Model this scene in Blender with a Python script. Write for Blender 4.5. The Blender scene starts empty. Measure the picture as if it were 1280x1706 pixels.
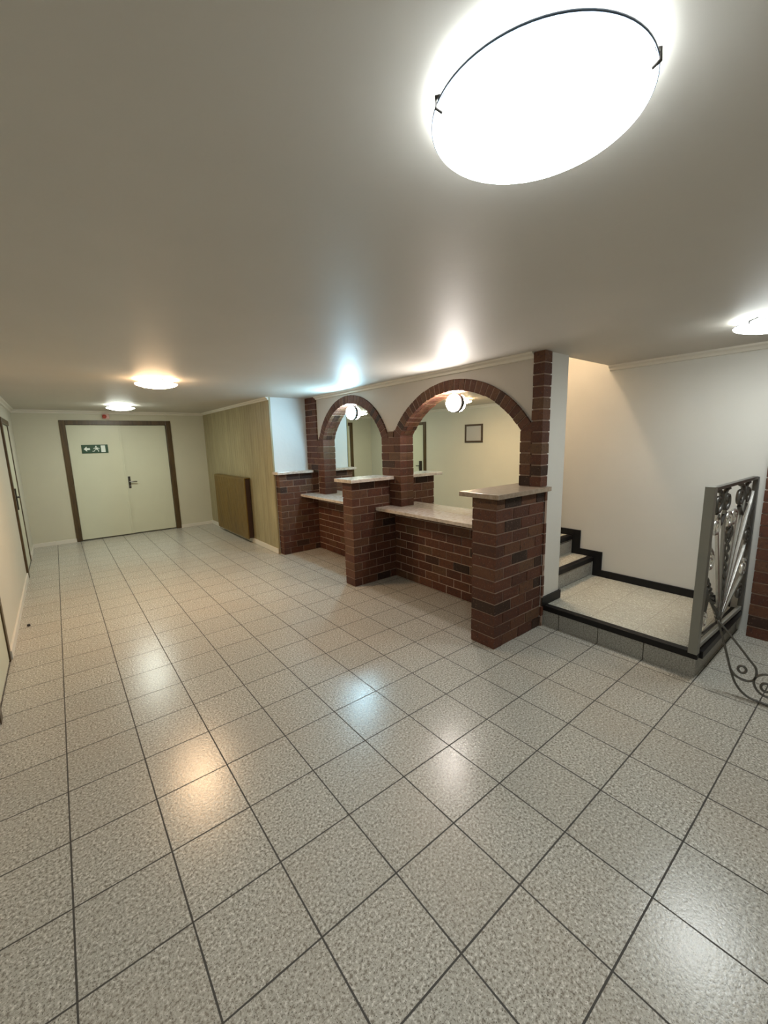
import bpy, bmesh, math, random
from mathutils import Vector, Matrix
random.seed(7)
S = 0.33            # one floor tile in metres: all coordinates below are written in tiles
C = bpy.context.scene.collection
PI = math.pi

# ------------------------------------------------------------------ camera, world, exposure
f_px, yaw, pitch, roll = 683.28, 0.6682, -0.1705, -0.0263
fw = Vector((math.sin(yaw)*math.cos(pitch), math.cos(yaw)*math.cos(pitch), math.sin(pitch)))
r0 = Vector((math.cos(yaw), -math.sin(yaw), 0)); u0 = r0.cross(fw)
rt = r0*math.cos(roll) + u0*math.sin(roll); up = -r0*math.sin(roll) + u0*math.cos(roll)
cd = bpy.data.cameras.new('camera'); cam = bpy.data.objects.new('camera', cd); C.objects.link(cam)
cd.sensor_fit = 'HORIZONTAL'; cd.sensor_width = 36; cd.lens = f_px/1280*36; cd.clip_start = 0.02
m = Matrix((( rt.x, up.x, -fw.x, 0.4704*S), (rt.y, up.y, -fw.y, -4.1539*S), (rt.z, up.z, -fw.z, 5.0169*S), (0, 0, 0, 1)))
cam.matrix_world = m
bpy.context.scene.camera = cam
w = bpy.data.worlds.new('world'); bpy.context.scene.world = w; w.use_nodes = True
w.node_tree.nodes['Background'].inputs[0].default_value = (0.6, 0.62, 0.58, 1)
w.node_tree.nodes['Background'].inputs[1].default_value = 0.0
vs = bpy.context.scene.view_settings
vs.view_transform = 'Standard'; vs.look = 'None'; vs.gamma = 1; vs.use_curve_mapping = False
vs.exposure = 1.70
# lamp emission strengths and colours
L_NEAR  = (12.5, (0.90, 0.97, 1.00))
L_WARM  = (36.0, (1.00, 0.66, 0.38))
L_FAR   = (22.0, (0.93, 1.00, 0.90))
L_STAIR = (16.0, (0.92, 0.98, 0.97))
L_ARCH1 = (85.0, (0.46, 0.80, 1.00))
L_ARCH2 = (54.0, (1.00, 0.92, 0.86))
UPSTAIRS_W = 95.0

# ------------------------------------------------------------------ materials
def mat(name, col, rough=0.6, metal=0.0, spec=0.5):
    M = bpy.data.materials.new(name); M.use_nodes = True
    b = M.node_tree.nodes['Principled BSDF']
    b.inputs['Base Color'].default_value = (*col, 1); b.inputs['Roughness'].default_value = rough
    b.inputs['Metallic'].default_value = metal; b.inputs['Specular IOR Level'].default_value = spec
    return M
class NT:
    def __init__(s, M):
        s.t = M.node_tree; s.b = s.t.nodes['Principled BSDF']
        s.co = s.t.nodes.new('ShaderNodeTexCoord').outputs['Object']
    def n(s, typ, **k):
        x = s.t.nodes.new(typ)
        for a, v in k.items(): setattr(x, a, v)
        return x
    def l(s, a, b): s.t.links.new(a, b)
    def math(s, op, a, b=None, c=None):
        x = s.n('ShaderNodeMath', operation=op)
        for i, v in enumerate((a, b, c)):
            if v is None: continue
            if isinstance(v, (int, float)): x.inputs[i].default_value = v
            else: s.l(v, x.inputs[i])
        return x.outputs[0]
    def noise(s, scale, detail=2, vec=None, rough=0.5):
        x = s.n('ShaderNodeTexNoise'); x.inputs['Scale'].default_value = scale; x.inputs['Detail'].default_value = detail
        x.inputs['Roughness'].default_value = rough
        s.l(vec or s.co, x.inputs['Vector']); return x.outputs['Fac']
    def ramp(s, fac, stops, interp='LINEAR'):
        x = s.n('ShaderNodeValToRGB'); x.color_ramp.interpolation = interp
        e = x.color_ramp.elements
        while len(e) < len(stops): e.new(0.5)
        for i, (p, c) in enumerate(stops): e[i].position = p; e[i].color = (*c, 1) if len(c) == 3 else c
        s.l(fac, x.inputs[0]); return x.outputs['Color']
    def mix(s, fac, a, b, blend='MIX'):
        x = s.n('ShaderNodeMix', data_type='RGBA', blend_type=blend)
        for i, v in ((0, fac), (6, a), (7, b)):
            if isinstance(v, (int, float)): x.inputs[i].default_value = v
            elif isinstance(v, tuple): x.inputs[i].default_value = (*v, 1)
            else: s.l(v, x.inputs[i])
        return x.outputs[2]
    def bump(s, h, strength=0.2, dist=0.002):
        x = s.n('ShaderNodeBump'); x.inputs['Strength'].default_value = strength; x.inputs['Distance'].default_value = dist
        s.l(h, x.inputs['Height']); s.l(x.outputs[0], s.b.inputs['Normal'])

def plaster(name, col, rough=0.55, spec=0.4, bump=0.15, scale=60):
    M = mat(name, col, rough, spec=spec); t = NT(M)
    v = t.noise(2.2, 4); c = t.mix(v, tuple(x*0.95 for x in col), tuple(min(1, x*1.04) for x in col)); t.l(c, t.b.inputs['Base Color'])
    t.bump(t.noise(scale, 5), bump, 0.003); return M

def tile_mat(name, lo, mid, hi, off=(0, 0), rough=0.25, axes=(0, 1), grout=(0.055, 0.05, 0.043), gw=0.0095):
    M = mat(name, mid, rough); t = NT(M)
    sp = t.n('ShaderNodeSeparateXYZ'); t.l(t.co, sp.inputs[0])
    fr = []; ids = []
    for k, a in enumerate(axes):
        u = t.math('ADD', t.math('DIVIDE', sp.outputs[a], S), 100.0 - off[k])
        fl_ = t.math('FLOOR', u); fr.append(t.math('SUBTRACT', u, fl_)); ids.append(fl_)
    d = [t.math('MINIMUM', x, t.math('SUBTRACT', 1.0, x)) for x in fr]
    dm = t.math('MINIMUM', d[0], d[1])
    wob = t.math('MULTIPLY', t.math('SUBTRACT', t.noise(9, 2), 0.5), 0.006)
    g = t.math('LESS_THAN', t.math('ADD', dm, wob), gw)
    cb = t.n('ShaderNodeCombineXYZ'); t.l(ids[0], cb.inputs[0]); t.l(ids[1], cb.inputs[1])
    wn = t.n('ShaderNodeTexWhiteNoise'); t.l(cb.outputs[0], wn.inputs['Vector'])
    s1 = t.noise(95, 2, rough=0.6)
    c = t.ramp(s1, [(0.36, lo), (0.46, mid), (0.54, mid), (0.64, hi)])
    s2 = t.noise(210, 1)
    c = t.mix(t.ramp(s2, [(0.62, (0, 0, 0)), (0.68, (1, 1, 1))]), c, tuple(x*0.45 for x in lo))
    c = t.mix(t.math('MULTIPLY', wn.outputs['Value'], 0.22), c, tuple(x*0.72 for x in mid))
    blot = t.noise(1.1, 3)
    c = t.mix(t.ramp(blot, [(0.45, (0, 0, 0)), (0.75, (0.22,)*3)]), c, (mid[0]*0.98, mid[1]*0.78, mid[2]*0.64))
    c = t.mix(g, c, grout); t.l(c, t.b.inputs['Base Color'])
    rr = t.math('ADD', t.math('MULTIPLY', s1, 0.16), rough - 0.08)
    rr = t.math('ADD', rr, t.math('MULTIPLY', g, 0.5)); t.l(rr, t.b.inputs['Roughness'])
    h = t.math('SUBTRACT', t.math('ADD', t.math('MULTIPLY', t.noise(70, 3), 0.5), t.math('MULTIPLY', s1, 0.45)), t.math('MULTIPLY', g, 1.2))
    t.bump(h, 0.6, 0.0014); return M

def brick_mat():
    M = mat('brick', (0.2, 0.06, 0.04), 0.62, spec=0.35); t = NT(M)
    a = t.n('ShaderNodeAttribute', attribute_name='tone')
    c = t.ramp(a.outputs['Fac'], [(0.0, (0.024, 0.012, 0.007)), (0.14, (0.042, 0.018, 0.010)), (0.3, (0.070, 0.024, 0.013)), (0.6, (0.100, 0.034, 0.018)), (0.85, (0.112, 0.046, 0.022)), (1.0, (0.105, 0.055, 0.028))])
    n = t.noise(38, 4, rough=0.65)
    c = t.mix(t.ramp(n, [(0.32, (0.75,)*3), (0.5, (0,)*3)]), c, (0.045, 0.022, 0.018))
    c = t.mix(t.ramp(t.noise(90, 2), [(0.62, (0,)*3), (0.72, (0.55,)*3)]), c, (0.24, 0.15, 0.115))
    t.l(c, t.b.inputs['Base Color']); t.bump(t.noise(70, 5, rough=0.7), 0.55, 0.004); return M

def wood_mat(name, a, b, axis_scale=(14, 14, 0.8), rough=0.4, planks=None):
    M = mat(name, a, rough); t = NT(M)
    mp = t.n('ShaderNodeMapping'); mp.inputs['Scale'].default_value = axis_scale; t.l(t.co, mp.inputs['Vector'])
    n = t.noise(3.0, 5, vec=mp.outputs[0], rough=0.6)
    c = t.ramp(n, [(0.3, b), (0.52, a), (0.75, tuple(min(1, x*1.25) for x in a))])
    if planks:
        sp = t.n('ShaderNodeSeparateXYZ'); t.l(t.co, sp.inputs[0])
        u = t.math('DIVIDE', sp.outputs[planks[0]], planks[1]); fl_ = t.math('FLOOR', u)
        wn = t.n('ShaderNodeTexWhiteNoise', noise_dimensions='1D'); t.l(fl_, wn.inputs['W'])
        c = t.mix(t.math('MULTIPLY', wn.outputs['Value'], 0.45), c, tuple(x*0.6 for x in a))
    t.l(c, t.b.inputs['Base Color']); t.bump(n, 0.1, 0.001); return M

def glow(name, strength, col):
    M = mat(name, (0.9, 0.9, 0.9), 0.2); b = M.node_tree.nodes['Principled BSDF']
    b.inputs['Emission Color'].default_value = (*col, 1); b.inputs['Emission Strength'].default_value = strength
    return M

M_CEIL = plaster('ceiling_paint', (0.57, 0.54, 0.49), 0.54, 0.30, 0.22, 22)
M_WALL = plaster('wall_paint', (0.60, 0.575, 0.48), 0.5, 0.4)
M_WALLF = plaster('far_wall_paint', (0.56, 0.535, 0.42), 0.5, 0.4)
M_WALLC = plaster('white_wall_paint', (0.63, 0.61, 0.56), 0.5, 0.4)
M_NICHE = plaster('rough_white_plaster', (0.66, 0.68, 0.68), 0.55, 0.3, 1.0, 12)
M_TRIM = mat('trim_paint', (0.68, 0.64, 0.56), 0.4)
M_FLOOR = tile_mat('speckled_floor_tile', (0.225, 0.205, 0.17), (0.455, 0.435, 0.38), (0.67, 0.65, 0.59))
M_LAND = tile_mat('landing_tile', (0.36, 0.355, 0.30), (0.45, 0.445, 0.385), (0.53, 0.525, 0.47), off=(0.9, 0.25), grout=(0.22, 0.21, 0.18), gw=0.006)
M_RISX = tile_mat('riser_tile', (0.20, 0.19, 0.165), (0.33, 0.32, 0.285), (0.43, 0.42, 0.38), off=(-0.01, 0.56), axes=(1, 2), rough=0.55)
M_BLACK = mat('black_stone', (0.011, 0.010, 0.010), 0.42, spec=0.22)
M_BRICK = brick_mat()
M_MORTAR = plaster('mortar', (0.31, 0.22, 0.17), 0.85, 0.2, 0.5, 90)
M_MORTAR_W = plaster('white_mortar', (0.42, 0.32, 0.26), 0.8, 0.2, 0.5, 90)
def stone():
    M = mat('polished_stone', (0.6, 0.5, 0.42), 0.16); t = NT(M)
    n = t.noise(24, 5, rough=0.7); c = t.ramp(n, [(0.3, (0.36, 0.29, 0.23)), (0.5, (0.55, 0.47, 0.40)), (0.7, (0.66, 0.60, 0.54))])
    t.l(c, t.b.inputs['Base Color']); return M
M_STONE = stone()
def stone2():
    M = mat('brown_stone', (0.3, 0.23, 0.17), 0.3); t = NT(M)
    n = t.noise(30, 5, rough=0.7); c = t.ramp(n, [(0.3, (0.20, 0.145, 0.10)), (0.5, (0.31, 0.235, 0.17)), (0.7, (0.40, 0.32, 0.25))])
    t.l(c, t.b.inputs['Base Color']); return M
M_STONE_B = stone2()
M_DFRAME = wood_mat('brown_door_frame', (0.075, 0.045, 0.015), (0.04, 0.022, 0.008), (10, 10, 1))
M_LEAF = plaster('door_paint', (0.60, 0.60, 0.46), 0.38, 0.5, 0.05, 30)
M_PANEL = wood_mat('pale_wood_panelling', (0.36, 0.31, 0.175), (0.24, 0.20, 0.105), (16, 16, 0.7), 0.42, planks=(1, 0.099))
M_RAD = wood_mat('ochre_radiator_paint', (0.14, 0.085, 0.012), (0.10, 0.058, 0.009), (3, 3, 0.5), 0.35)
M_RADD = mat('dark_radiator_side', (0.035, 0.014, 0.008), 0.5)
M_CHROME = mat('chrome', (0.55, 0.56, 0.58), 0.2, 1.0)
M_DMETAL = mat('dark_metal', (0.05, 0.045, 0.04), 0.4, 0.6)
M_SILVER = mat('silver_paint', (0.40, 0.40, 0.37), 0.34, 0.45)
M_SILVB = mat('bright_silver', (0.85, 0.85, 0.83), 0.25, 0.9)
M_IRON = mat('wrought_iron', (0.13, 0.125, 0.115), 0.38, 0.7)
M_MIRROR = mat('mirror_glass', (0.86, 0.88, 0.80), 0.0, 1.0)
M_GREEN = mat('sign_green', (0.003, 0.055, 0.024), 0.35)
M_WHITE = mat('sign_white', (0.75, 0.82, 0.76), 0.4)
M_RED = mat('red_plastic', (0.45, 0.06, 0.04), 0.35)
M_BROWNF = mat('dark_picture_frame', (0.06, 0.035, 0.02), 0.4)
M_PAPER = plaster('print_paper', (0.42, 0.41, 0.39), 0.4, 0.5, 0.05, 20)
M_RUBBER = mat('black_rubber', (0.015, 0.013, 0.012), 0.6)

# ------------------------------------------------------------------ mesh helpers (coordinates in tiles)
def BM(): return bmesh.new()
def box(bm, x0, x1, y0, y1, z0, z1, mi=0, j=0.0):
    r = lambda: random.uniform(-j, j) if j else 0
    v = [bm.verts.new(((x+r())*S, (y+r())*S, (z+r())*S)) for x in (x0, x1) for y in (y0, y1) for z in (z0, z1)]
    fs = []
    for q in ((0, 1, 3, 2), (4, 6, 7, 5), (0, 4, 5, 1), (2, 3, 7, 6), (0, 2, 6, 4), (1, 5, 7, 3)):
        f = bm.faces.new([v[i] for i in q]); f.material_index = mi; fs.append(f)
    return fs
def prism(bm, pts, axis, a0, a1, mi=0):
    """pts: 2-D outline in the plane across 'axis' (0=x:(y,z), 1=y:(x,z), 2=z:(x,y)); extruded a0..a1"""
    def P(p, a):
        q = {0: (a, p[0], p[1]), 1: (p[0], a, p[1]), 2: (p[0], p[1], a)}[axis]
        return tuple(c*S for c in q)
    A = [bm.verts.new(P(p, a0)) for p in pts]; B = [bm.verts.new(P(p, a1)) for p in pts]
    n = len(pts); fs = [bm.faces.new(A), bm.faces.new(B[::-1])]
    for i in range(n): fs.append(bm.faces.new((A[i], B[i], B[(i+1) % n], A[(i+1) % n])))
    for f in fs: f.material_index = mi
    return fs
def tube(bm, pts, r, n=8, r2=None, closed=False, mi=0, flat_n=None):
    """sweep; r in tiles; with flat_n the section is r along flat_n and r2 across"""
    P = [Vector(p)*S for p in pts]; N = len(P); rings = []
    prev = None
    for i in range(N):
        if closed: t = P[(i+1) % N] - P[i-1]
        else: t = P[min(i+1, N-1)] - P[max(i-1, 0)]
        t.normalize()
        a = Vector(flat_n) if flat_n else (prev if prev else (Vector((0, 0, 1)) if abs(t.z) < 0.9 else Vector((1, 0, 0))))
        a = (a - t*a.dot(t)); a.normalize(); b = t.cross(a); prev = a
        ra, rb = r*S, (r2 if r2 else r)*S
        rings.append([bm.verts.new(P[i] + a*math.cos(2*PI*k/n + PI/n)*ra + b*math.sin(2*PI*k/n + PI/n)*rb) for k in range(n)])
    for i in range(N if closed else N-1):
        A, B = rings[i], rings[(i+1) % N]
        for k in range(n):
            f = bm.faces.new((A[k], A[(k+1) % n], B[(k+1) % n], B[k])); f.smooth = n > 4; f.material_index = mi
    if not closed:
        bm.faces.new(rings[0][::-1]); bm.faces.new(rings[-1])
def lathe(bm, prof, center, axis=(0, 0, 1), n=48, mi=0):
    """prof: list of (radius, height along axis)"""
    ax = Vector(axis).normalized(); a = Vector((0, 1, 0)) if abs(ax.y) < 0.9 else Vector((1, 0, 0))
    a = (a - ax*a.dot(ax)).normalized(); b = ax.cross(a); c = Vector(center)
    rings = []
    for r, h in prof:
        if r < 1e-6: rings.append([bm.verts.new((c + ax*h)*S)])
        else: rings.append([bm.verts.new((c + ax*h + (a*math.cos(2*PI*k/n) + b*math.sin(2*PI*k/n))*r)*S) for k in range(n)])
    for A, B in zip(rings, rings[1:]):
        for k in range(n):
            q = []
            for v in (A[k % len(A)], A[(k+1) % len(A)], B[(k+1) % len(B)], B[k % len(B)]):
                if v not in q: q.append(v)
            if len(q) > 2:
                f = bm.faces.new(q); f.smooth = True; f.material_index = mi
def build(name, bm, mats, parent=None, origin=(0, 0, 0), bevel=0, label=None, cat=None, group=None, kind=None, fixn=True):
    if fixn: bmesh.ops.recalc_face_normals(bm, faces=bm.faces)
    o = Vector(origin)*S
    me = bpy.data.meshes.new(name)
    if parent is not None: o = Vector(parent['_w'])
    bmesh.ops.translate(bm, verts=bm.verts, vec=-o)
    bm.to_mesh(me); bm.free()
    for m_ in (mats if isinstance(mats, (list, tuple)) else [mats]): me.materials.append(m_)
    ob = bpy.data.objects.new(name, me); C.objects.link(ob)
    ob['_w'] = tuple(o)
    if parent is not None: ob.parent = parent
    else: ob.location = o
    if bevel:
        b = ob.modifiers.new('bevel', 'BEVEL'); b.width = bevel; b.segments = 2; b.limit_method = 'ANGLE'
    tag(ob, label, cat, group, kind); return ob
def tag(ob, label=None, cat=None, group=None, kind=None):
    if label: ob['label'] = label
    if cat: ob['category'] = cat
    if group: ob['group'] = group
    if kind: ob['kind'] = kind
def thing(name, label, cat, origin, group=None, kind=None):
    o = bpy.data.objects.new(name, None); C.objects.link(o); o.location = Vector(origin)*S
    o['_w'] = tuple(Vector(origin)*S); o.empty_display_size = 0.1
    tag(o, label, cat, group, kind); return o

# real bricks: one mesh = bricks + mortar core, tone kept per brick
def tones(bm, faces, t, lay):
    for f in faces:
        for lp in f.loops: lp[lay] = (t, t, t, 1)
def rt_tone():
    return random.uniform(0, 0.2) if random.random() < 0.08 else random.uniform(0.28, 1.0)
G = 0.016           # half mortar joint
def new_brick_bm():
    bm = BM(); lay = bm.loops.layers.float_color.new('tone'); return bm, lay
def bricks_run(bm, lay, axis, a0, a1, b0, b1, z0, z1, L=0.65, H=0.28, ph=0.0, core=0.018):
    """courses of bricks running along axis (0 x, 1 y) from a0..a1, depth b0..b1"""
    n = max(1, round((z1-z0)/H)); h = (z1-z0)/n
    def bx(p0, p1, q0, q1, r0_, r1_, mi, j=0):
        return box(bm, p0, p1, q0, q1, r0_, r1_, mi, j) if axis == 0 else box(bm, q0, q1, p0, p1, r0_, r1_, mi, j)
    bx(a0+core, a1-core, b0+core, b1-core, z0, z1-0.002, 1)
    for k in range(n):
        s = a0 - (L/2 if (k + (1 if ph else 0)) % 2 else 0) + 1e-6
        while s < a1 - 1e-4:
            e = s + L
            p0, p1 = max(s, a0), min(e, a1)
            if a1 - p1 < 0.12: p1 = a1
            if p1 - p0 > 0.06:
                d = random.uniform(-0.004, 0.009)
                fs = bx(p0 + (G if p0 > a0+.01 else 0), p1 - (G if p1 < a1-.01 else 0), b0+d, b1-d, z0+k*h+G, z0+(k+1)*h-G, 0, 0.004)
                tones(bm, fs, rt_tone(), lay)
            if p1 >= a1: break
            s = e

# ------------------------------------------------------------------ room
XL, YF, ZC = -1.0, 23.6, 7.05
def struct(name, bm, mats, **k): return build(name, bm, mats, kind='structure', **k)
b = BM(); box(b, XL-1, 15, -9, 24.6, -0.5, 0); struct('floor', b, M_FLOOR)
b = BM(); box(b, XL-1, 10.13, -9, 24.6, ZC, ZC+0.9); box(b, 10.13, 15, -9, 1.45, ZC, ZC+0.9); box(b, 11.02, 15, 1.45, 1.58, ZC, ZC+0.9); struct('ceiling', b, M_CEIL)
b = BM()
DL = [(17.30, 20.35, 6.10), (5.95, 8.75, 6.10)]     # openings in the left wall
segs = [(-9, 5.95), (8.75, 17.30), (20.35, YF+0.5)]
for y0, y1 in segs: box(b, XL-0.5, XL, y0, y1, 0, ZC)
for y0, y1, z in DL: box(b, XL-0.5, XL, y0, y1, z, ZC); box(b, XL-0.5, XL-0.4, y0, y1, 0, z)
struct('wall_left', b, M_WALL)
b = BM(); box(b, XL-0.5, 1.0, YF, YF+0.5, 0, ZC); box(b, 5.98, 8.6, YF, YF+0.5, 0, ZC); box(b, 1.0, 5.98, YF, YF+0.5, 6.42, ZC); box(b, 1, 5.98, YF+0.4, YF+0.5, 0, 6.42)
struct('wall_far', b, M_WALLF)
b = BM(); box(b, XL-0.5, 14.2, -8.5, -8, 0, ZC); struct('wall_rear', b, M_WALL)
b = BM(); box(b, 8.14, 8.6, 13.46, YF, 0, ZC); struct('wall_right', b, M_WALL)
# niche end wall above the left pier
b = BM(); box(b, 8.135, 10.12, 13.40, 13.9, 0, ZC); struct('wall_niche', b, M_NICHE)
# solid wall behind the mirrors; its white end faces the landing
b = BM(); box(b, 10.125, 11.03, 1.45, 13.9, 0, 12.5); struct('wall_divider', b, M_WALLC)
# stair wall, pier side and the well above
b = BM(); box(b, 13.7, 14.2, -8, 10.9, 0, 12.5); struct('wall_stair', b, M_WALLC)
b = BM(); box(b, 11.03, 13.7, 10.4, 10.8, 0, 12.5); struct('wall_landing_end', b, M_WALLC)
b = BM(); box(b, 10.1, 14.2, 1.2, 10.9, 12.5, 12.8); box(b, 11.03, 13.7, 1.4, 1.58, ZC+0.9, 12.5); struct('ceiling_stairwell', b, M_WALLC)

# plaster spandrels over the arches, cut to the arch curves
A2 = dict(c=4.33, zc=3.54, Ri=2.88, Ro=3.20, y0=1.99, y1=6.68, zs=5.2)
A1 = dict(c=9.79, zc=4.24, Ri=2.28, Ro=2.60, y0=7.70, y1=11.88, zs=5.15)
b = BM()
def arch_z(y):
    for A in (A1, A2):
        R = (A['Ri']+A['Ro'])/2
        if abs(y-A['c']) < R:
            z = A['zc'] + math.sqrt(R*R-(y-A['c'])**2)
            if z > A['zs'] + 0.02: return z
    return 5.18
N = 220; ys = [1.6 + (12.5-1.6)*i/N for i in range(N+1)]
for ya, yb in zip(ys, ys[1:]):
    for xx, fl in ((9.87, 0), (10.12, 1)):
        v = [b.verts.new((xx*S, y*S, z*S)) for y, z in ((ya, arch_z(ya)), (yb, arch_z(yb)), (yb, ZC), (ya, ZC))]
        b.faces.new(v)
    v = [b.verts.new((x*S, y*S, arch_z(y)*S)) for x, y in ((9.87, ya), (9.87, yb), (10.12, yb), (10.12, ya))]; b.faces.new(v)
bmesh.ops.remove_doubles(b, verts=b.verts, dist=1e-5)
struct('wall_arcade', b, plaster('spandrel_plaster', (0.52, 0.48, 0.43), 0.5, 0.4, 0.5, 16))

# cornices and baseboards
def cornice(name, x0, y0, x1, y1, nx, ny, s=0.16):
    b = BM()
    prof = [(0, 0), (s, 0), (s*0.92, -0.04), (s*0.45, -s*0.55), (0.05, -s*0.95), (0.0, -s)]
    for q in (0, 1): pass
    A = []
    for (x, y) in ((x0, y0), (x1, y1)):
        A.append([b.verts.new(((x+nx*p[0])*S, (y+ny*p[0])*S, (ZC+p[1])*S)) for p in prof])
    n = len(prof)
    b.faces.new(A[0]); b.faces.new(A[1][::-1])
    for i in range(n): b.faces.new((A[0][i], A[0][(i+1) % n], A[1][(i+1) % n], A[1][i]))
    return struct(name, b, M_TRIM)
cornice('trim_1', XL, -8, XL, YF, 1, 0)
cornice('trim_2', XL, YF, 8.14, YF, 0, -1)
cornice('trim_3', 8.055, 13.38, 8.055, YF, -1, 0, 0.13)
cornice('trim_4', 9.87, 1.68, 9.87, 12.45, -1, 0, 0.15)
cornice('trim_5', 13.7, -8, 13.7, 1.58, -1, 0, 0.15)
def base(name, segs, m_=M_TRIM): 
    b = BM()
    for s in segs: box(b, *s)
    return struct(name, b, m_, bevel=0.002)
base('baseboard_left', [(XL, XL+0.05, -8, 5.85, 0, 0.22), (XL, XL+0.05, 8.85, 17.05, 0, 0.22), (XL, XL+0.05, 20.6, YF, 0, 0.22)])
base('baseboard_far', [(XL, 0.84, YF-0.05, YF, 0, 0.2), (6.14, 8.1, YF-0.05, YF, 0, 0.2)])
base('baseboard_right', [(8.0, 8.052, 13.38, YF, 0, 0.24)])

# wood panelling: one built-in cladding of grooved boards
b = BM(); y = 13.38
while y < YF-0.01:
    y1 = min(y+0.3, YF); box(b, 8.055, 8.13, y+0.006, y1-0.006, 0, ZC); y = y1
box(b, 8.07, 8.13, 13.38, YF, 0, ZC)
build('wood_panelling', b, M_PANEL, origin=(8.12, 18, 0), label='pale vertical wood board panelling on the wall behind the brown radiator', cat='wall panelling')

# ------------------------------------------------------------------ doors (part of the room)
def lever(parent, x, y, z, face, dirn, m_=M_CHROME, plate_m=M_DMETAL):
    """face: 'y' far wall looking to -y ; 'x' left wall looking to +x"""
    b = BM()
    if face == 'y':
        box(b, x-0.06, x+0.06, y-0.03, y, z-0.38, z+0.3)
    else:
        box(b, x, x+0.10, y-0.10, y+0.10, z-0.5, z+0.35)
    p = build('lock_plate', b, plate_m, parent, bevel=0.002)
    b = BM()
    if face == 'y':
        tube(b, [(x, y-0.02, z), (x, y-0.13, z), (x+dirn*0.06, y-0.15, z), (x+dirn*0.36, y-0.15, z-0.01)], 0.035)
        lathe(b, [(0.0, 0.0), (0.03, 0.0), (0.03, 0.02), (0, 0.025)], (x, y-0.03, z-0.25), (0, -1, 0), 12)
    else:
        tube(b, [(x+0.02, y, z), (x+0.13, y, z), (x+0.15, y+dirn*0.06, z), (x+0.15, y+dirn*0.36, z-0.01)], 0.035)
    build('handle', b, m_, parent)
D = thing('door_1', 'cream double door in brown frame with green exit sign on far wall', 'door', (3.5, YF, 0), kind='structure')
b = BM(); box(b, 0.84, 1.09, YF-0.06, YF+0.3, 0, 6.55); box(b, 5.87, 6.14, YF-0.06, YF+0.3, 0, 6.55); box(b, 1.09, 5.87, YF-0.06, YF+0.3, 6.31, 6.55)
build('door_frame', b, M_DFRAME, D, bevel=0.004)
b = BM(); box(b, 1.10, 3.53, YF+0.02, YF+0.14, 0.06, 6.30); lf1 = build('door_leaf', b, M_LEAF, D, bevel=0.003)
b = BM(); box(b, 3.50, 5.86, YF+0.10, YF+0.22, 0.06, 6.30); lf2 = build('door_leaf', b, M_LEAF, D, bevel=0.003)
b = BM(); box(b, 3.47, 3.56, YF-0.0, YF+0.03, 0.06, 6.30); build('meeting_strip', b, M_LEAF, lf1, bevel=0.002)
lever(lf2, 3.68, YF+0.10, 3.10, 'y', 1)
for k, (y0, y1, z1) in enumerate(DL):
    D = thing('door_%d' % (k+2), ('cream door with dark lock plate in brown frame at far end of left wall', 'nearer brown framed cream door on the left wall')[k], 'door', (XL, y0, 0), kind='structure')
    b = BM(); fo = 0.07
    box(b, XL-0.3, XL+fo, y0-0.22, y0+0.03, 0, z1+0.2); box(b, XL-0.3, XL+fo*0.3, y1-0.03, y1+0.2, 0, z1+0.2); box(b, XL-0.3, XL+fo, y0+0.03, y1-0.03, z1, z1+0.2)
    build('door_frame', b, M_DFRAME, D, bevel=0.003)
    b = BM(); box(b, XL-0.15, XL-0.008, y0+0.04, y1-0.04, 0.04, z1-0.01); lf = build('door_leaf', b, M_LEAF, D, bevel=0.003)
    lever(lf, XL-0.008, y0+0.35, 3.2, 'x', 1, M_DMETAL)

# exit sign
X = thing('exit_sign', 'green emergency exit sign with white arrow fixed to the left leaf of the double door', 'sign', (2.25, YF, 4.79))
b = BM(); box(b, 1.65, 2.85, YF-0.02, YF+0.02, 4.79, 5.25); build('sign_plate', b, M_GREEN, X, bevel=0.001)
b = BM(); prism(b, [(1.74, 5.02), (1.88, 5.16), (1.88, 5.07), (2.02, 5.07), (2.02, 4.97), (1.88, 4.97), (1.88, 4.88)], 1, YF-0.028, YF-0.019); build('arrow', b, M_WHITE, X)
b = BM(); prism(b, [(2.52, 4.84), (2.72, 4.84), (2.72, 5.20), (2.52, 5.20)], 1, YF-0.028, YF-0.019); build('door_pictogram', b, M_WHITE, X)
b = BM(); yy = (YF-0.028, YF-0.019)
prism(b, [(2.30+0.035*math.cos(t*PI/5), 5.15+0.035*math.sin(t*PI/5)) for t in range(10)], 1, *yy)
prism(b, [(2.26, 5.10), (2.36, 5.10), (2.38, 5.0), (2.28, 4.98)], 1, *yy)
prism(b, [(2.27, 5.10), (2.17, 5.05), (2.17, 5.02), (2.28, 5.06)], 1, *yy); prism(b, [(2.36, 5.09), (2.46, 5.04), (2.45, 5.01), (2.36, 5.05)], 1, *yy)
prism(b, [(2.28, 4.99), (2.20, 4.88), (2.12, 4.88), (2.12, 4.91), (2.19, 4.91), (2.26, 5.01)], 1, *yy); prism(b, [(2.33, 5.0), (2.42, 4.95), (2.41, 4.86), (2.38, 4.86), (2.385, 4.935), (2.31, 4.97)], 1, *yy)
build('running_figure', b, M_WHITE, X)
# small alarm unit above the door
X = thing('alarm_unit', 'small red and white alarm unit high on far wall above the double door', 'alarm', (2.92, YF, 6.62))
b = BM(); box(b, 2.78, 3.10, YF-0.12, YF, 6.63, 6.90); build('housing', b, mat('pink_plastic', (0.62, 0.36, 0.30), 0.4), X, bevel=0.006)
b = BM(); lathe(b, [(0.10, 0), (0.10, 0.06), (0.06, 0.1), (0, 0.11)], (2.87, YF-0.12, 6.76), (0, -1, 0), 20); build('red_lens', b, M_RED, X)

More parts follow.
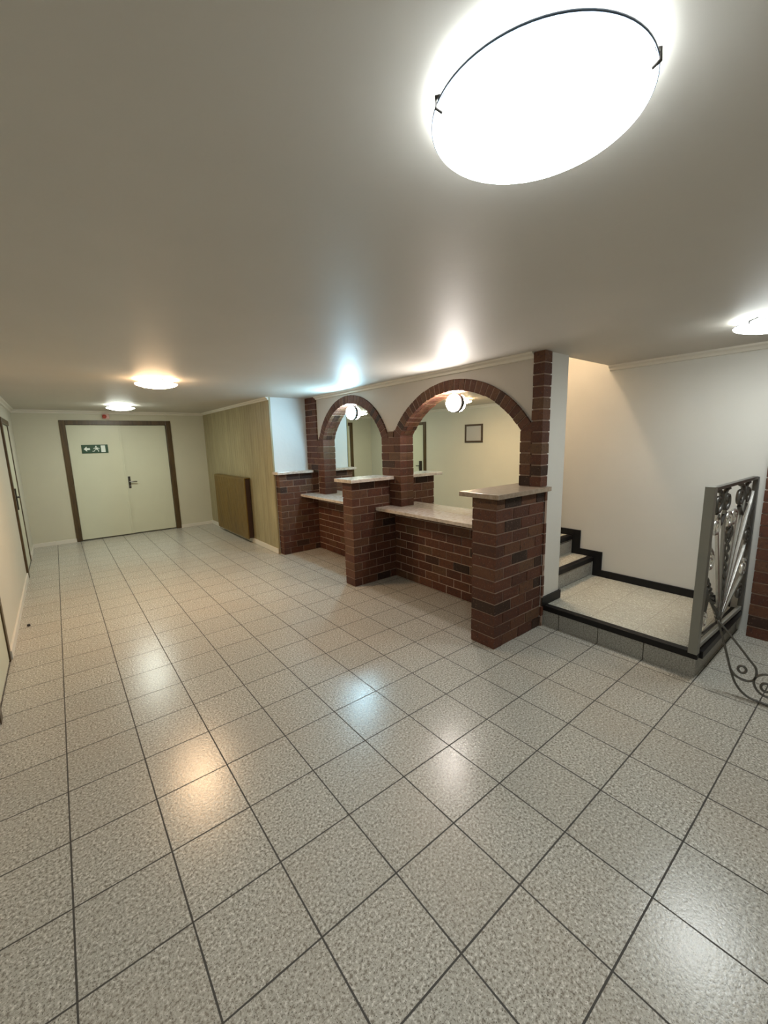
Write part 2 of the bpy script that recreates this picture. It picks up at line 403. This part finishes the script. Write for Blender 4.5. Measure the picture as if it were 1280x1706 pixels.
# ------------------------------------------------------------------ brick arcade
G1 = 'low brick partition piers of the service counter'
def pier(y0, y1, cap, label, x0=8.15, x1=10.12, capm=M_STONE, notch=None):
    T = thing('brick_pier', label, 'brick pier', ((x0+x1)/2, (y0+y1)/2, 0), G1)
    b, lay = new_brick_bm(); bricks_run(b, lay, 0, x0, x1, y0, y1, 0, 3.68, ph=1)
    if notch: bricks_run(b, lay, 0, x1, 10.215, y0-0.04, y0-0.003, 0, 3.68, core=0.004)
    build('brickwork', b, [M_BRICK, M_MORTAR], T)
    b = BM(); box(b, *cap, 3.68, 3.79); build('stone_cap', b, capm, T, bevel=0.003)
pier(1.45, 2.15, (7.93, 10.12, 1.25, 2.38), 'thick low brick pier with brown stone cap beside the landing step', capm=M_STONE_B, notch=True)
pier(7.30, 7.88, (7.95, 9.79, 7.02, 8.08), 'middle low brick pier with pale cap standing between the two counters')
pier(13.00, 13.39, (8.0, 9.79, 12.84, 13.39), 'low brick pier with pale cap against the bluish white niche wall')

def column(y0, y1, z0, z1, label, extra=None):
    b, lay = new_brick_bm(); bricks_run(b, lay, 1, y0, y1, 9.80, 10.12, z0, z1, L=0.62)
    if extra: bricks_run(b, lay, 1, extra[0], extra[1], 9.80, 10.12, extra[2], extra[3], L=0.62, ph=1)
    build('brick_column', b, [M_BRICK, M_MORTAR], origin=(9.96, (y0+y1)/2, z0), label=label, cat='brick column', group='thin brick columns carrying the arches')
column(1.38, 1.68, 3.79, ZC, 'full height brick column at the right end of the arches on the brown cap', extra=(1.68, 1.99, 3.79, 5.2))
column(6.68, 7.70, 2.72, 5.15, 'short brick column between the two arches')
column(12.42, 13.38, 3.79, ZC, 'dark brick column to the ceiling at the left end next to the niche wall', extra=(11.88, 12.42, 2.72, 5.12))

def arch(A, label):
    b, lay = new_brick_bm()
    R0, R1 = A['Ri'], A['Ro']; c, zc = A['c'], A['zc']
    am = math.acos((A['zs']-zc)/R0)
    n = int(2*am*(R0+R1)/2/0.2)
    # outline core of mortar
    segs = 60
    for i in range(segs):
        a, a2 = -am+2*am*i/segs, -am+2*am*(i+1)/segs
        q = [(c+math.sin(t)*r, zc+math.cos(t)*r) for t, r in ((a, R0+.012), (a2, R0+.012), (a2, R1-.012), (a, R1-.012))]
        prism(b, q, 0, 9.812, 10.12, 1)
    for i in range(n):
        a, a2 = -am+2*am*i/n, -am+2*am*(i+1)/n
        g = 0.013/R0; d = random.uniform(-0.01, 0.008); e = random.uniform(-0.012, 0.008)
        q = [(c+math.sin(t)*r, zc+math.cos(t)*r) for t, r in ((a+g, R0+e), (a2-g, R0+e), (a2-g, R1), (a+g, R1))]
        tones(b, prism(b, q, 0, 9.80+d, 9.952, 0), rt_tone(), lay)
        tones(b, prism(b, q, 0, 9.968, 10.12, 0), rt_tone(), lay)
    for sg in (-1, 1):
        pi_ = (c+sg*math.sin(am)*R0, A['zs']); po = (c+sg*math.sin(am)*R1, zc+math.cos(am)*R1)
        tones(b, prism(b, [pi_, po, (po[0]+sg*0.06, po[1]), (po[0]+sg*0.06, A['zs']-0.06), (pi_[0], A['zs']-0.06)], 0, 9.806, 10.12, 0), 0.5, lay)
    build('brick_arch', b, [M_BRICK, M_MORTAR], origin=(9.96, c, A['zs']), label=label, cat='brick arch', group='segmental brick arches over the counters')
arch(A2, 'wider brick arch on the right over the larger counter')
arch(A1, 'narrower brick arch on the left over the smaller counter')
# brick infill between the two arch feet and behind the arch springings
b, lay = new_brick_bm(); bricks_run(b, lay, 1, 7.06, 7.36, 9.815, 10.12, 5.15, 5.36, L=0.62, H=0.2); 
build('brick_infill', b, [M_BRICK, M_MORTAR], origin=(9.96, 7.2, 5.15), label='small brick infill where the two arches meet above the middle column', cat='brickwork')

# knee walls and countertops
for (y0, y1, la, lc) in ((2.15, 7.30, 'brick front wall under the larger right countertop', 'long pale stone countertop under the wider right arch'),
                         (7.88, 13.0, 'brick front wall under the smaller left countertop', 'pale stone countertop under the narrower left arch')):
    b, lay = new_brick_bm(); bricks_run(b, lay, 1, y0, y1, 10.02, 10.12, 0.0, 2.61, L=0.65)
    build('brick_knee_wall', b, [M_BRICK, M_MORTAR_W], origin=(10.07, (y0+y1)/2, 0), label=la, cat='brick wall', group='brick walls under the countertops')
    b = BM(); box(b, 9.13, 10.103, y0+0.003, y1-0.003, 2.61, 2.72)
    build('countertop', b, M_STONE, origin=(9.6, (y0+y1)/2, 2.61), bevel=0.004, label=lc, cat='countertop', group='stone countertops')
# mirrors, cut to the arch shape, 5 mm glass on the wall
for A, la in ((A2, 'large arched wall mirror behind the wider right arch'), (A1, 'arched wall mirror behind the narrower left arch')):
    R = A['Ri'] + 0.1; am = math.acos((A['zs']-A['zc'])/R)
    pts = [(A['c']-R*math.sin(am), 2.73), (A['c']+R*math.sin(am), 2.73)]
    pts = [(A['y0']-0.05, 2.715), (A['y1']+0.05, 2.715)] + [(A['c']+R*math.sin(t), A['zc']+R*math.cos(t)) for t in [am-2*am*i/40 for i in range(41)]]
    b = BM(); prism(b, pts, 0, 10.105, 10.124)
    build('wall_mirror', b, M_MIRROR, origin=(10.12, A['c'], 2.73), label=la, cat='mirror', group='arched mirrors behind the counters')
# arch lamps
def wall_lamp(y, z, L, label):
    T = thing('wall_lamp', label, 'lamp', (10.1, y, z), 'round wall lamps under the arches')
    b = BM(); lathe(b, [(0, 0), (0.28, 0), (0.28, 0.05), (0.25, 0.065), (0, 0.065)], (10.104, y, z), (-1, 0, 0), 32); build('lamp_base', b, M_DMETAL, T)
    b = BM(); lathe(b, [(0.25, 0.06), (0.262, 0.10), (0.25, 0.16), (0.20, 0.22), (0.11, 0.262), (0, 0.275)], (10.104, y, z), (-1, 0, 0), 32)
    build('lamp_shade', b, glow('arch_lamp_glass', *L), T, fixn=True)
wall_lamp(4.42, 6.10, L_ARCH2, 'glowing round wall lamp at the top of the wider right arch')
wall_lamp(9.88, 6.18, L_ARCH1, 'glowing bluish round wall lamp at the top of the left arch')

# ------------------------------------------------------------------ ceiling lamps
def ceiling_lamp(x, y, r, L, label, angs=(154, -78)):
    T = thing('ceiling_lamp', label, 'lamp', (x, y, ZC), 'round glass dish ceiling lamps')
    b = BM(); lathe(b, [(0, 0), (r*0.72, 0), (r*0.72, -0.085), (0, -0.085)], (x, y, ZC), n=48); build('lamp_base', b, M_WHITE, T)
    b = BM(); lathe(b, [(r*1.0, -0.12), (r*1.01, -0.12), (r*1.01, -0.132), (r*1.0, -0.132), (r*1.0, -0.12)], (x, y, ZC), n=72); build('rim', b, mat('rim_metal', (0.10, 0.13, 0.18), 0.3, 0.8), T)
    b = BM(); lathe(b, [(0, -0.09), (r*0.97, -0.128), (r*0.985, -0.138)], (x, y, ZC), n=72, mi=1)
    lathe(b, [(r*0.985, -0.138)] + [(r*0.997*math.cos(t), -0.138-0.07*math.sin(t)-0.054*math.sin(t)**2) for t in [PI/2*i/14 for i in range(0, 14)]] + [(0, -0.262)], (x, y, ZC), n=72)
    build('glass_dish', b, [glow('dish_glass', *L), glow('dish_glass_top', L[0]*0.17, L[1])], T)
    for a in angs:
        a = math.radians(a); cx, cy = math.cos(a), math.sin(a)
        b = BM(); tube(b, [(x+cx*(r*0.7), y+cy*(r*0.7), ZC-0.04), (x+cx*(r+0.02), y+cy*(r+0.012), ZC-0.11), (x+cx*(r+0.012), y+cy*(r+0.012), ZC-0.16), (x+cx*(r-0.025), y+cy*(r-0.025), ZC-0.178)], 0.011, 8)
        build('clip', b, M_DMETAL, T)
ceiling_lamp(3.0, -2.53, 0.62, L_NEAR, 'large glowing white dish lamp on the ceiling nearest the viewer')
ceiling_lamp(3.17, 10.3, 0.58, L_WARM, 'warm orange glowing dish lamp on the ceiling in mid room')
ceiling_lamp(3.2, 19.3, 0.58, L_FAR, 'small looking white dish lamp on the ceiling near the far double door')
ceiling_lamp(10.9, -2.45, 0.60, L_STAIR, 'cool white dish lamp on the ceiling by the landing at the right edge')

# ------------------------------------------------------------------ radiator
T = thing('radiator', 'ochre brown flat panel radiator mounted low on the wood panelled wall', 'radiator', (7.95, 18.8, 0))
b = BM(); box(b, 7.73, 7.78, 16.30, 21.25, 0.22, 3.36); y = 16.36
while y < 21.2: box(b, 7.722, 7.735, y, y+0.10, 0.30, 3.28); y += 0.165
build('front_panel', b, M_RAD, T, bevel=0.003)
b = BM(); box(b, 7.78, 8.00, 16.32, 21.23, 0.28, 3.30); build('core', b, M_RADD, T)
b = BM(); box(b, 7.76, 8.03, 16.30, 21.25, 3.33, 3.38); build('top_grille', b, M_RAD, T, bevel=0.002)
for y in (16.9, 20.6):
    b = BM(); box(b, 7.99, 8.09, y, y+0.12, 0.5, 3.0); build('bracket', b, M_DMETAL, T)
b = BM(); tube(b, [(7.9, 21.3, 0.35), (7.9, 21.45, 0.35), (7.9, 21.45, 0.0)], 0.035); build('pipe', b, M_TRIM, T)

# ------------------------------------------------------------------ landing and stairs
T = thing('staircase', 'tiled landing and steps with black nosings rising behind the white wall end', 'stairs', (12, 0, 0))
b = BM()
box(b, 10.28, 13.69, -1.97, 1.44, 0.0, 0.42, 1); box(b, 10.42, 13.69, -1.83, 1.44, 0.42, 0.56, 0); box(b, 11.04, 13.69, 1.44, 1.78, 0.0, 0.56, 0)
build('landing', b, [M_LAND, M_RISX], T)
b = BM(); box(b, 10.25, 10.43, -2.0, 1.44, 0.42, 0.565); build('nosing', b, M_BLACK, T, bevel=0.003)
b = BM(); box(b, 10.43, 13.69, -2.05, -1.82, 0.40, 0.565); build('nosing', b, M_BLACK, T, bevel=0.003)
z = 0.56; y = 1.72
for k in range(12):
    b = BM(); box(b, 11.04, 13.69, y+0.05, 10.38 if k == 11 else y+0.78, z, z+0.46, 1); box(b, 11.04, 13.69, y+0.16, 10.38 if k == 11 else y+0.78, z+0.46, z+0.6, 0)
    st = build('step', b, [M_LAND, M_RISX], T)
    b = BM(); box(b, 11.04, 13.69, y, y+0.18, z+0.46, z+0.605); build('nosing', b, M_BLACK, st, bevel=0.002)
    z += 0.6; y += 0.72
# black zigzag skirting on the stair wall and the wall end
b = BM()
box(b, 13.65, 13.70, -1.8, 1.46, 0.565, 0.78)
z = 0.56; y = 1.72
for k in range(10):
    box(b, 13.65, 13.70, y-0.27, y-0.005, z+0.005, z+0.81); box(b, 13.65, 13.70, y-0.005, y+0.46, z+0.61, z+0.81)
    z += 0.6; y += 0.72
struct('baseboard_stair', b, M_BLACK)
b = BM(); box(b, 10.13, 11.08, 1.39, 1.445, 0.57, 0.80); box(b, 11.035, 11.08, 1.445, 1.70, 0.57, 0.80); struct('baseboard_wall_end', b, M_BLACK)
# upstairs lamp lighting the well
T = thing('stairwell_lamp', 'warm lamp above the stairs, out of sight in the stairwell', 'lamp', (12.3, 4.2, 12.5))
b = BM(); lathe(b, [(0, 0), (0.3, 0), (0.3, -0.06), (0, -0.06)], (12.3, 4.2, 12.5)); build('lamp_base', b, M_WHITE, T)
b = BM(); lathe(b, [(0.4, -0.06), (0.38, -0.2), (0.25, -0.3), (0, -0.34)], (12.3, 4.2, 12.5)); build('lamp_shade', b, glow('upstairs_glass', UPSTAIRS_W, (1.0, 0.76, 0.52)), T)

# brick pier at the right edge
b, lay = new_brick_bm(); bricks_run(b, lay, 1, -4.6, -2.22, 13.38, 13.69, 0, ZC)
build('brick_wall_pier', b, [M_BRICK, M_MORTAR], origin=(13.5, -3.4, 0), label='brick wall strip at the right edge of the photo behind the railing', cat='brick pier')

M_POST = mat('grey_metal_paint', (0.24, 0.235, 0.205), 0.38, 0.3)
# ------------------------------------------------------------------ railing on the landing edge
def RY(x): return -1.93 - 0.026*(x-10.25)
def rp(x, z, off=0): return (x, RY(x)+off, z)
T = thing('stair_railing', 'silver metal railing panel with fan bars and scrolls on the landing edge', 'railing', (11.9, -2.0, 0.565))
def bar(name, pts, r, m_, n=4, r2=None, sm=False):
    b = BM(); tube(b, [rp(*p) for p in pts], r, n, r2, flat_n=(0, 1, 0)); return build(name, b, m_, T)
def sq(name, x0, x1, z0, z1, m_, w=0.08):
    b = BM(); ya, yb = RY(x0), RY(x1)
    v = []
    for x, yy in ((x0, ya), (x1, yb)):
        for dy in (-w, w):
            for z_ in (z0, z1): v.append(b.verts.new((x*S, (yy+dy)*S, z_*S)))
    for q in ((0, 1, 3, 2), (4, 6, 7, 5), (0, 4, 5, 1), (2, 3, 7, 6), (0, 2, 6, 4), (1, 5, 7, 3)): b.faces.new([v[i] for i in q])
    return build(name, b, m_, T, bevel=0.002)
sq('post', 10.16, 10.32, 0.565, 4.0, M_POST); sq('post', 13.52, 13.64, 0.565, 3.95, M_IRON, 0.05)
sq('top_rail', 10.32, 13.50, 3.90, 3.97, M_IRON, 0.05); sq('bottom_rail', 10.32, 13.50, 0.61, 0.70, M_SILVER, 0.04)
node = (11.75, 0.80)
fan = [((13.45, 3.60), M_SILVB, 0.075), ((12.75, 3.55), M_SILVER, 0.06), ((12.2, 3.3), M_SILVB, 0.05), ((11.25, 3.45), M_SILVER, 0.07), ((10.75, 3.40), M_SILVB, 0.06), ((13.30, 2.35), M_SILVB, 0.06), ((13.35, 1.55), M_SILVER, 0.05)]
for (tx, tz), m_, r in fan: bar('fan_bar', [node, ((node[0]+tx)/2, (node[1]+tz)/2), (tx, tz)], 0.035, m_, 4, r)
def twisted(name, p, q):
    b = BM(); n = 60
    d = Vector((q[0]-p[0], 0, q[1]-p[1])); L = d.length; d.normalize(); s = Vector((-d.z, 0, d.x))
    for ph in (0, PI):
        tube(b, [Vector(rp(p[0]+d.x*L*i/n, p[1]+d.z*L*i/n)) + s*0.03*math.sin(ph+i*0.45) + Vector((0, 0.03, 0))*math.cos(ph+i*0.55) for i in range(n+1)], 0.028, 6)
    return build(name, b, M_IRON, T)
twisted('twisted_bar', node, (11.75, 3.05)); twisted('twisted_bar', node, (10.5, 2.1))
def ring_pts(cx, cz, rx, rz, a0=0, a1=2*PI, n=24): return [(cx+rx*math.cos(a0+(a1-a0)*i/n), cz+rz*math.sin(a0+(a1-a0)*i/n)) for i in range(n+1)]
def scroll(pts, m_=M_IRON, r=0.045): return bar('scroll', pts, r, m_, 8, 0.035)
def spiral(cx, cz, r0_, r1_, a0, turns, n=40): return [(cx+(r0_+(r1_-r0_)*i/n)*math.cos(a0+2*PI*turns*i/n), cz+(r0_+(r1_-r0_)*i/n)*math.sin(a0+2*PI*turns*i/n)) for i in range(n+1)]
for cx, sgn in ((11.05, 1), (12.6, 1)):
    scroll(spiral(cx-0.28, 3.62, 0.08, 0.26, 0, 1.3)); scroll(spiral(cx+0.28, 3.62, 0.08, 0.26, PI, -1.3))
    scroll([(cx-0.25, 3.38), (cx, 3.15), (cx+0.25, 3.38)])
scroll(spiral(11.60, 3.16, 0.06, 0.2, PI/2, 1.2), M_SILVB); scroll(spiral(11.95, 3.16, 0.06, 0.2, PI/2, -1.2), M_SILVB)
scroll(spiral(11.78, 2.86, 0.05, 0.15, 0, 1.2)); scroll(spiral(10.75, 3.15, 0.06, 0.22, 0, 1.2), M_SILVB)
scroll(spiral(10.62, 2.42, 0.05, 0.2, 0, 1.3), M_SILVB); scroll([(10.4, 3.0), (10.5, 2.75), (10.72, 2.6)], M_SILVB); scroll(spiral(10.60, 1.18, 0.05, 0.17, 0, 1.3), M_SILVB)
scroll([(10.62, 1.35), (10.52, 1.6), (10.62, 1.85), (10.72, 1.6), (10.62, 1.35)])
scroll(spiral(13.25, 2.6, 0.05, 0.2, 0, 1.3)); scroll(spiral(13.3, 1.75, 0.05, 0.22, 0, 1.3), M_SILVB); scroll(spiral(13.2, 1.15, 0.05, 0.2, 0, 1.3)); scroll([(13.45, 3.3), (13.2, 3.0), (13.45, 2.7), (13.3, 2.2)], M_IRON)
scroll([(10.34, 0.95), (10.7, 0.85), (11.3, 0.84), node], M_IRON, 0.03)
# low wrought iron scroll standing on the floor in line with the landing front
T = thing('iron_scroll', 'thin dark wrought iron scroll ornament standing on the floor beside the landing corner', 'ironwork', (10.2, -2.8, 0))
def xcurve(name, pts, r=0.02, close=False, sub=6):
    n = len(pts); P = []
    for i in range(n if close else n-1):
        p = [Vector(pts[(i+k-1) % n] if close else pts[min(max(i+k-1, 0), n-1)]) for k in range(4)]
        for s_ in range(sub):
            t = s_/sub
            P.append(0.5*((2*p[1]) + (-p[0]+p[2])*t + (2*p[0]-5*p[1]+4*p[2]-p[3])*t*t + (-p[0]+3*p[1]-3*p[2]+p[3])*t**3))
    if not close: P.append(Vector(pts[-1]))
    b = BM(); tube(b, [(10.2, q.x, q.y) for q in P], r, 8, closed=close); return build(name, b, M_IRON, T)
nd = (-2.27, 1.40)
xcurve('outer_bar', [nd, (-2.38, 1.05), (-2.48, 0.71), (-2.54, 0.50), (-2.64, 0.24), (-2.80, 0.07), (-3.0, 0.032), (-3.3, 0.03), (-3.7, 0.03)])
xcurve('loop_bar', [nd, (-2.42, 1.24), (-2.62, 1.01), (-2.80, 0.79), (-2.90, 0.66), (-2.915, 0.50), (-2.87, 0.40), (-2.76, 0.355), (-2.62, 0.40), (-2.53, 0.52)])
xcurve('loop_bar', [(-3.2, 0.62), (-3.03, 0.60), (-2.92, 0.50), (-2.90, 0.36), (-2.98, 0.22), (-3.12, 0.18), (-3.25, 0.28), (-3.27, 0.45), (-3.2, 0.62), (-3.4, 0.66)])
xcurve('ring', [(-2.71+0.06*math.cos(a*PI/4), 0.56+0.07*math.sin(a*PI/4)) for a in range(8)], 0.022, True)
xcurve('ring', [(-3.07+0.07*math.cos(a*PI/4), 0.35+0.08*math.sin(a*PI/4)) for a in range(8)], 0.022, True)

# ------------------------------------------------------------------ picture on the left wall (seen in the mirror), door stop
T = thing('picture_frame', 'dark framed print on the left wall, seen reflected in the right arched mirror', 'picture', (XL, 12.8, 4.8))
b = BM(); y0, y1, z0, z1, t_ = 12.1, 13.5, 4.8, 5.93, 0.11
box(b, XL, XL+0.07, y0, y1, z0, z0+t_); box(b, XL, XL+0.07, y0, y1, z1-t_, z1); box(b, XL, XL+0.07, y0, y0+t_, z0+t_, z1-t_); box(b, XL, XL+0.07, y1-t_, y1, z0+t_, z1-t_)
build('frame', b, M_BROWNF, T, bevel=0.002)
b = BM(); box(b, XL, XL+0.03, y0+t_, y1-t_, z0+t_, z1-t_); build('print', b, M_PAPER, T)
b = BM(); lathe(b, [(0, 0), (0.038, 0), (0.038, 0.04), (0.028, 0.06), (0, 0.06)], (-0.74, 11.1, 0.0), n=20)
build('door_stop', b, M_RUBBER, origin=(-0.74, 11.1, 0), label='tiny black round door stop on the floor near the left wall', cat='door stop')

for o in bpy.data.objects:
    if '_w' in o: del o['_w']
